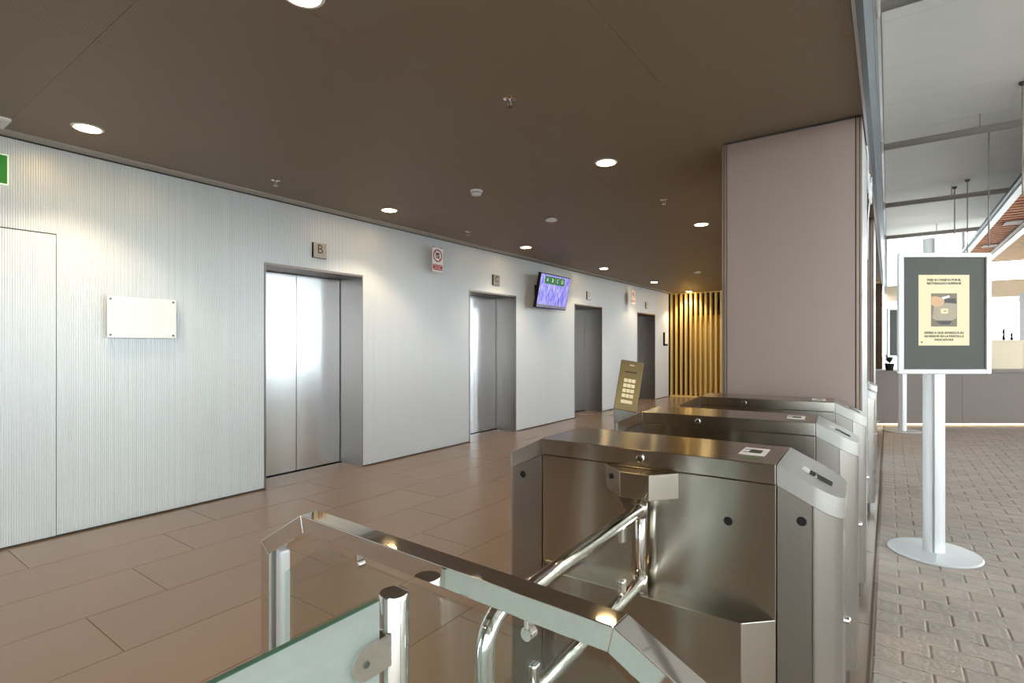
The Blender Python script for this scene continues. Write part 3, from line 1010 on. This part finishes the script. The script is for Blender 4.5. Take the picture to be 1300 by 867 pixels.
# ---- gate post with frosted glass gate leaf
r = thing('gate_post', 'polished steel round post holding the frosted glass gate', 'post', (-0.656, 0.588, 0))
bm = bm_new(); lathe(bm, [(0.045, 0), (0.045, 0.008), (0.0243, 0.01), (0.0243, 0.896), (0.0228, 0.899)], seg=40); obj('tube', bm, 'chrome', r, smooth=True)
for z in (0.82, 0.32):
    bm = bm_new()
    box(bm, 0.0085, 0.0155, -0.062, -0.012, z - 0.026, z + 0.026)
    cl = obj('hinge_clamp', bm, 'chrome', r)
    cl.data.clear_geometry()
    bm = bm_new()
    prism(bm, [(-0.012, z + 0.026)] + arc(-0.066, z, 0.026, 90, 270, 12) + [(-0.012, z - 0.026)], 0, 0.0085, 0.0155)
    prism(bm, [(-0.020, z + 0.026)] + arc(-0.066, z, 0.026, 90, 270, 12) + [(-0.020, z - 0.026)], 0, -0.0115, -0.0045)
    bmesh.ops.recalc_face_normals(bm, faces=bm.faces)
    bm.to_mesh(cl.data); bm.free()
    bm = bm_new(); lathe(bm, [(0.006, 0.0155), (0.005, 0.0178)], -0.068, z, 12, 0); obj('screw', bm, 'steel_dark', cl)
gl = bx('gate_leaf', 'glass_frosted', None, -0.6588, -0.6488, -0.6, 0.552, 0.25, 0.90)
tag(gl, 'frosted glass gate leaf clamped to the round chrome post', 'gate')
bx('polished_edge', 'glass_edge', gl, -0.6586, -0.649, -0.6, 0.552, 0.9001, 0.9015)

# ---- destination keypad pedestal
r = thing('keypad_pedestal', 'bronze keypad terminal on a pedestal behind the turnstiles', 'keypad', (-1.30, 3.0, 0), math.radians(24))
bx('foot_plate', 'steel_dark', r, -0.11, 0.11, -0.09, 0.09, 0, 0.012)
bx('column', 'steel_side', r, -0.065, 0.065, -0.04, 0.04, 0.012, 0.93, 0.004)
pm = Matrix.Translation((0.0, -0.03, 0.915)) @ Matrix.Rotation(math.radians(-14), 4, 'X') @ Matrix.Shear('XZ', 4, (0.0, 0.0)) if False else \
    Matrix.Translation((0.0, -0.045, 0.912)) @ Matrix.Rotation(math.radians(9), 4, 'Y') @ Matrix.Rotation(math.radians(-12), 4, 'X')


def pb(name, m, x0, x1, y0, y1, z0, z1, par=None, bev=0.0):
    o = bx(name, m, par or r, x0, x1, y0, y1, z0, z1, bev); o.data.transform(pm); return o


hd = pb('panel', 'bronze', -0.068, 0.068, 0.0, 0.035, 0.0, 0.305, None, 0.003)
pb('slot', 'black', -0.036, 0.036, -0.001, 0.0, 0.232, 0.238, hd)
pb('logo_plate', 'sign_steel', -0.014, 0.014, -0.001, 0.0, 0.276, 0.281, hd)
for i in range(4):
    for k in range(3):
        pb('key', 'key', -0.034 + k * 0.0235, -0.034 + k * 0.0235 + 0.021, -0.004, 0.0, 0.172 - i * 0.031, 0.172 - i * 0.031 + 0.022, hd, 0.0015)
pb('wide_key', 'key', -0.034, 0.034, -0.004, 0.0, 0.043, 0.064, hd, 0.0015)
for x in (-0.03, 0.022):
    bm = bm_new(); lathe(bm, [(0.02, -0.041), (0.02, -0.044), (0.015, -0.044)], x, 0.865, 20, 1); obj('round_button', bm, 'sign_steel', r)


# ---- poster stands
def sign_stand(D, lat, label, full):
    x, y = at_view(D, lat)
    r = thing('sign_stand', label, 'sign stand', (x, y, 0), TH, 'aluminium poster stands')
    bm = bm_new(); lathe(bm, [(0.225, 0.004), (0.236, 0.004), (0.238, 0.012), (0.232, 0.018), (0.06, 0.024), (0.05, 0.024)], seg=56); obj('base', bm, 'base_grey', r, smooth=True)
    bm = bm_new(); lathe(bm, [(0.228, 0.0), (0.228, 0.004)], seg=48); obj('rubber_ring', bm, 'black', r)
    # slotted round aluminium pole
    prof = []
    R = 0.056
    for k in range(4):
        a = 90 * k
        prof += arc(0, 0, R, a + 6, a + 84, 10)
        prof += [(0.03 * math.cos(math.radians(a + 84)), 0.03 * math.sin(math.radians(a + 84))),
                 (0.03 * math.cos(math.radians(a + 96)), 0.03 * math.sin(math.radians(a + 96)))]
    prof = [(p[0] * math.cos(math.radians(50)) - p[1] * math.sin(math.radians(50)), p[0] * math.sin(math.radians(50)) + p[1] * math.cos(math.radians(50))) for p in prof]
    bm = bm_new(); prism(bm, prof, 2, 0.024, 1.97); obj('pole', bm, 'white_metal', r, smooth=True)
    W2, z0, z1, yf = 0.282, 1.128, 1.868, -0.075
    bx('back_board', 'white_metal', r, -W2 + 0.006, W2 - 0.006, yf, yf + 0.012, z0 + 0.006, z1 - 0.006)
    bx('bracket', 'white_metal', r, -0.03, 0.03, yf + 0.012, -0.05, 1.4, 1.6)
    fw = 0.03
    for x0_, x1_, a, b in ((-W2, -W2 + fw, z0, z1), (W2 - fw, W2, z0, z1)):
        bx('frame_profile', 'white_metal', r, x0_, x1_, yf - 0.016, yf, a, b, 0.006)
    for a, b in ((z0, z0 + fw), (z1 - fw, z1)):
        bx('frame_profile', 'white_metal', r, -W2 + fw, W2 - fw, yf - 0.016, yf, a, b, 0.006)
    bx('poster', 'poster_grey', r, -W2 + fw, W2 - fw, yf - 0.003, yf, z0 + fw, z1 - fw)
    if full:
        px, pw = 0.0, 0.155
        p0, p1 = 1.302, 1.733
        pp = bx('paper', 'paper', r, -pw, pw, yf - 0.0036, yf - 0.003, p0, p1)
        q = yf - 0.0042
        text('wording', 'PASE SU TARJETA POR EL\nRECTÁNGULO SUPERIOR', 0.0185, 'text_dark', pp, front_mtx(0.0, q, 1.691), spacing=1.15, thick=0.0004)
        text('wording', 'ESPERE A QUE APAREZCA SU\nASCENSOR EN LA PANTALLA\nINDICADORA', 0.0185, 'text_dark', pp, front_mtx(0.0, q, 1.358), spacing=1.15, thick=0.0004)
        ph = bx('photo_print', 'photo_brown', pp, -0.079, 0.079, q - 0.0001, yf - 0.0036, 1.418, 1.620)

        def flat(name, m, pts, k):
            bm = bm_new(); prism(bm, pts, 1, q - 0.0002 * k, q - 0.0001); o = obj(name, bm, m, ph); return o
        flat('printed_card_reader', 'photo_grey', [(-0.072, 1.47), (-0.05, 1.455), (0.05, 1.455), (0.076, 1.47), (0.078, 1.555), (0.02, 1.562), (-0.062, 1.545)], 1.0)
        flat('printed_shadow', 'photo_dark', [(-0.055, 1.452), (0.05, 1.452), (0.03, 1.43), (-0.02, 1.43)], 1.5)
        flat('printed_shadow', 'photo_dark', [(0.0, 1.565), (0.076, 1.56), (0.07, 1.59), (0.0, 1.585)], 1.5)
        flat('printed_hand', 'photo_skin', [(-0.078, 1.60), (-0.05, 1.602), (-0.02, 1.595), (0.003, 1.575), (-0.003, 1.555), (-0.025, 1.540), (-0.055, 1.540), (-0.078, 1.55)], 2.0)
        flat('printed_sleeve', 'white_print', [(-0.016, 1.597), (0.03, 1.608), (0.035, 1.597), (-0.006, 1.583)], 2.4)
        flat('printed_tag', 'paper', [(-0.02, 1.497), (0.024, 1.497), (0.024, 1.528), (-0.02, 1.528)], 2.4)
        flat('printed_tag_mark', 'photo_grey', [(-0.004, 1.508), (0.014, 1.508), (0.014, 1.517), (-0.004, 1.517)], 2.8)
        flat('printed_logo', 'text_dark', [(-0.142, 1.318), (-0.132, 1.318), (-0.132, 1.328), (-0.142, 1.328)], 0.0) if False else None
        bx('corner_mark', 'text_dark', pp, -0.141, -0.131, q, yf - 0.0036, 1.318, 1.326)
    return r


sign_stand(3.30, 2.637, 'grey poster stand with instruction sheet on round base in the atrium', True)
sign_stand(8.02, 5.93, 'far poster stand half hidden behind the near one', False)

# ---- reception counter, partition, small items
x, y = at_view(8.5, 5.85)
r = thing('reception_counter', 'brown reception counter with a lit plinth across the atrium', 'counter', (x, y, 0), TH)
bx('carcass', 'counter', r, 0.0, 4.2, 0.02, 0.75, 0.05, 0.86)
for k in range(3):
    bx('front_panel', 'counter', r, k * 1.4 + 0.002, (k + 1) * 1.4 - 0.002, 0.0, 0.018, 0.05, 0.858)
bx('worktop', 'counter', r, -0.02, 4.22, -0.015, 0.77, 0.862, 0.894, 0.003)
bx('recessed_plinth', 'cream', r, 0.05, 4.15, 0.10, 0.70, 0.0, 0.05)
bx('light_strip', 'led', r, 0.05, 4.15, 0.03, 0.05, 0.035, 0.049)
x, y = at_view(9.9, 7.9)
r = thing('cream_partition', 'cream low partition standing behind the reception counter', 'partition', (x, y, 0), TH)
bx('panel', 'cream', r, 0, 1.7, 0, 0.1, 0, 1.385)
bx('cap', 'cream', r, -0.01, 1.71, -0.01, 0.11, 1.385, 1.41)
bx('side_post', 'white_metal', r, 1.71, 1.76, 0.0, 0.1, 0, 2.3)
for lat, hgt, lab in ((9.27, 0.22, 'taller thin dark ornament on the cream partition'), (9.42, 0.14, 'shorter thin dark ornament on the cream partition')):
    x, y = at_view(9.95, lat)
    bm = bm_new(); lathe(bm, [(0.02, 0), (0.024, 0.03), (0.012, hgt * 0.45), (0.02, hgt * 0.7), (0.008, hgt)], seg=12)
    o = obj('ornament', bm, 'black', None, smooth=True); o.location = (x, y, 1.41)
    tag(o, lab, 'ornament', 'ornaments on the partition')
# potted plant standing in for an unidentified dark shape on the counter, left of the sign
x, y = at_view(8.85, 6.33)
r = thing('desk_plant', 'small dark potted plant on the counter beside the far poster stand', 'plant', (x, y, 0.894))
bm = bm_new(); lathe(bm, [(0.05, 0), (0.07, 0.11), (0.06, 0.11)], seg=16); obj('pot', bm, 'black', r, smooth=True)
mat('leaf', srgb(46, 48, 44), 0.5, var=0.3, scale=20)
for k in range(16):
    a = k * 2.4; ln = 0.10 + 0.09 * random.random(); el = 0.5 + 0.9 * random.random()
    dv = Vector((math.cos(a) * math.cos(el), math.sin(a) * math.cos(el), math.sin(el))); sd = Vector((-math.sin(a), math.cos(a), 0)) * 0.016
    p0 = Vector((0, 0, 0.11))
    bm = bm_new()
    v = [bm.verts.new(p) for p in (p0, p0 + dv * ln * 0.5 + sd, p0 + dv * ln, p0 + dv * ln * 0.5 - sd, p0 + dv * ln * 0.5 + Vector((0, 0, 0.008)))]
    for f in ((0, 1, 4), (1, 2, 4), (2, 3, 4), (3, 0, 4), (0, 3, 2, 1)):
        bm.faces.new([v[i] for i in f])
    obj('leaf', bm, 'leaf', r)

# ---- pipes under the atrium ceiling, hanging rods
for k, yy in enumerate((4.94, 8.46, 12.0, 15.55)):
    r = thing('ceiling_pipe', ['nearest grey pipe crossing under the atrium ceiling, cut by the top edge', 'second grey pipe under the atrium ceiling above the poster stand',
                               'third grey pipe under the atrium ceiling with clamp at the fascia', 'farthest thin grey pipe under the atrium ceiling'][k], 'pipe', (0, yy, 3.9), 0, 'pipes under the atrium ceiling')
    bm = bm_new(); tube(bm, [(EDGE + 0.035, 0, 0), (AX - 0.06, 0, 0)], 0.042, 14); obj('tube', bm, 'pipe', r)
    bm = bm_new(); lathe(bm, [(0.075, EDGE + 0.031), (0.075, EDGE + 0.045), (0.055, EDGE + 0.06)], 0, 0, 20, 0); obj('wall_flange', bm, 'pipe', r)
    for x in (0.9, 3.3, 5.7):
        bm = bm_new(); tube(bm, [(x, 0, 0.03), (x, 0, AZ - 3.9)], 0.008, 8); obj('hanger', bm, 'pipe', r)
for D, lat, z0, lab in ((6.75, 6.10, 2.57, 'long thin hanging rod above the right side of the poster stand'),
                        (8.9, 7.68, 2.45, 'thin hanging rod with ceiling cap above the poster stand top'),
                        (9.3, 7.80, 2.4, 'leftmost thin hanging rod above the poster stand'),
                        (5.6, 5.42, 2.9, 'thin hanging rod at the right edge of the photo')):
    x, y = at_view(D, lat)
    r = thing('hanging_rod', lab, 'rod', (x, y, AZ), 0, 'rods hanging from the atrium ceiling')
    bm = bm_new(); tube(bm, [(0, 0, 0), (0, 0, z0 - AZ)], 0.0085, 8); obj('rod', bm, 'pipe', r)
    bm = bm_new(); lathe(bm, [(0.035, 0), (0.035, -0.02), (0.012, -0.04)], seg=14); obj('ceiling_cap', bm, 'steel_dark', r)

# ---- timber slatted soffit with white edge beams on the right of the atrium
r = thing('timber_soffit', 'orange timber slat soffit framed by white beams at upper right', 'soffit', (1.3, 7.6, 3.2))
Ls = AYE - 0.4 - 7.6
bx('edge_beam', 'white_metal', r, -0.05, 0.03, 0, Ls, -0.03, 0.05)
bx('edge_flashing', 'fascia', r, -0.085, -0.052, 0, Ls, 0.0, 0.03)
bx('inner_beam', 'white_metal', r, 0.42, 0.52, 0, Ls, -0.05, 0.06)
bx('channel', 'pipe', r, 0.36, 0.418, 0, Ls, -0.035, 0.05)
bx('deck', 'brown_wall', r, -0.05, 6.6, 0, Ls, 0.062, 0.10)
yy = 0.05
while yy < Ls - 0.1:
    bx('slat', 'wood', r, 0.032, 0.358, yy, yy + 0.09, 0.0, 0.06)
    bx('slat', 'wood_lit', r, 0.522, 5.5, yy, yy + 0.09, 0.0, 0.06)
    yy += 0.19
for yy in (3.3, 5.6):
    bx('cross_plate', 'pipe', r, 0.15, 0.357, yy, yy + 0.3, -0.02, -0.002)

# ---- white cable loop on the pillar side
cu = []
for k in range(60):
    a = k / 59 * 2 * PI * 3.2
    rr = 0.06 + 0.03 * math.sin(a * 0.7 + 1) 
    cu.append((0.012 + 0.003 * (k % 2) + 0.0003 * k, rr * math.cos(a), -0.12 + rr * 1.2 * math.sin(a) - 0.0005 * k))
cu = [(0.01, -0.15, 0.10), (0.015, -0.08, 0.06)] + cu + [(0.012, 0.03, -0.35), (0.01, 0.05, -0.6)]
bm = bm_new(); tube(bm, cu, 0.004, 6)
o = obj('cable_loop', bm, 'cable'); o.location = (-0.125 + 0.001, 4.22, 2.48)
tag(o, 'loose coil of white cable on the side of the pillar', 'cable')
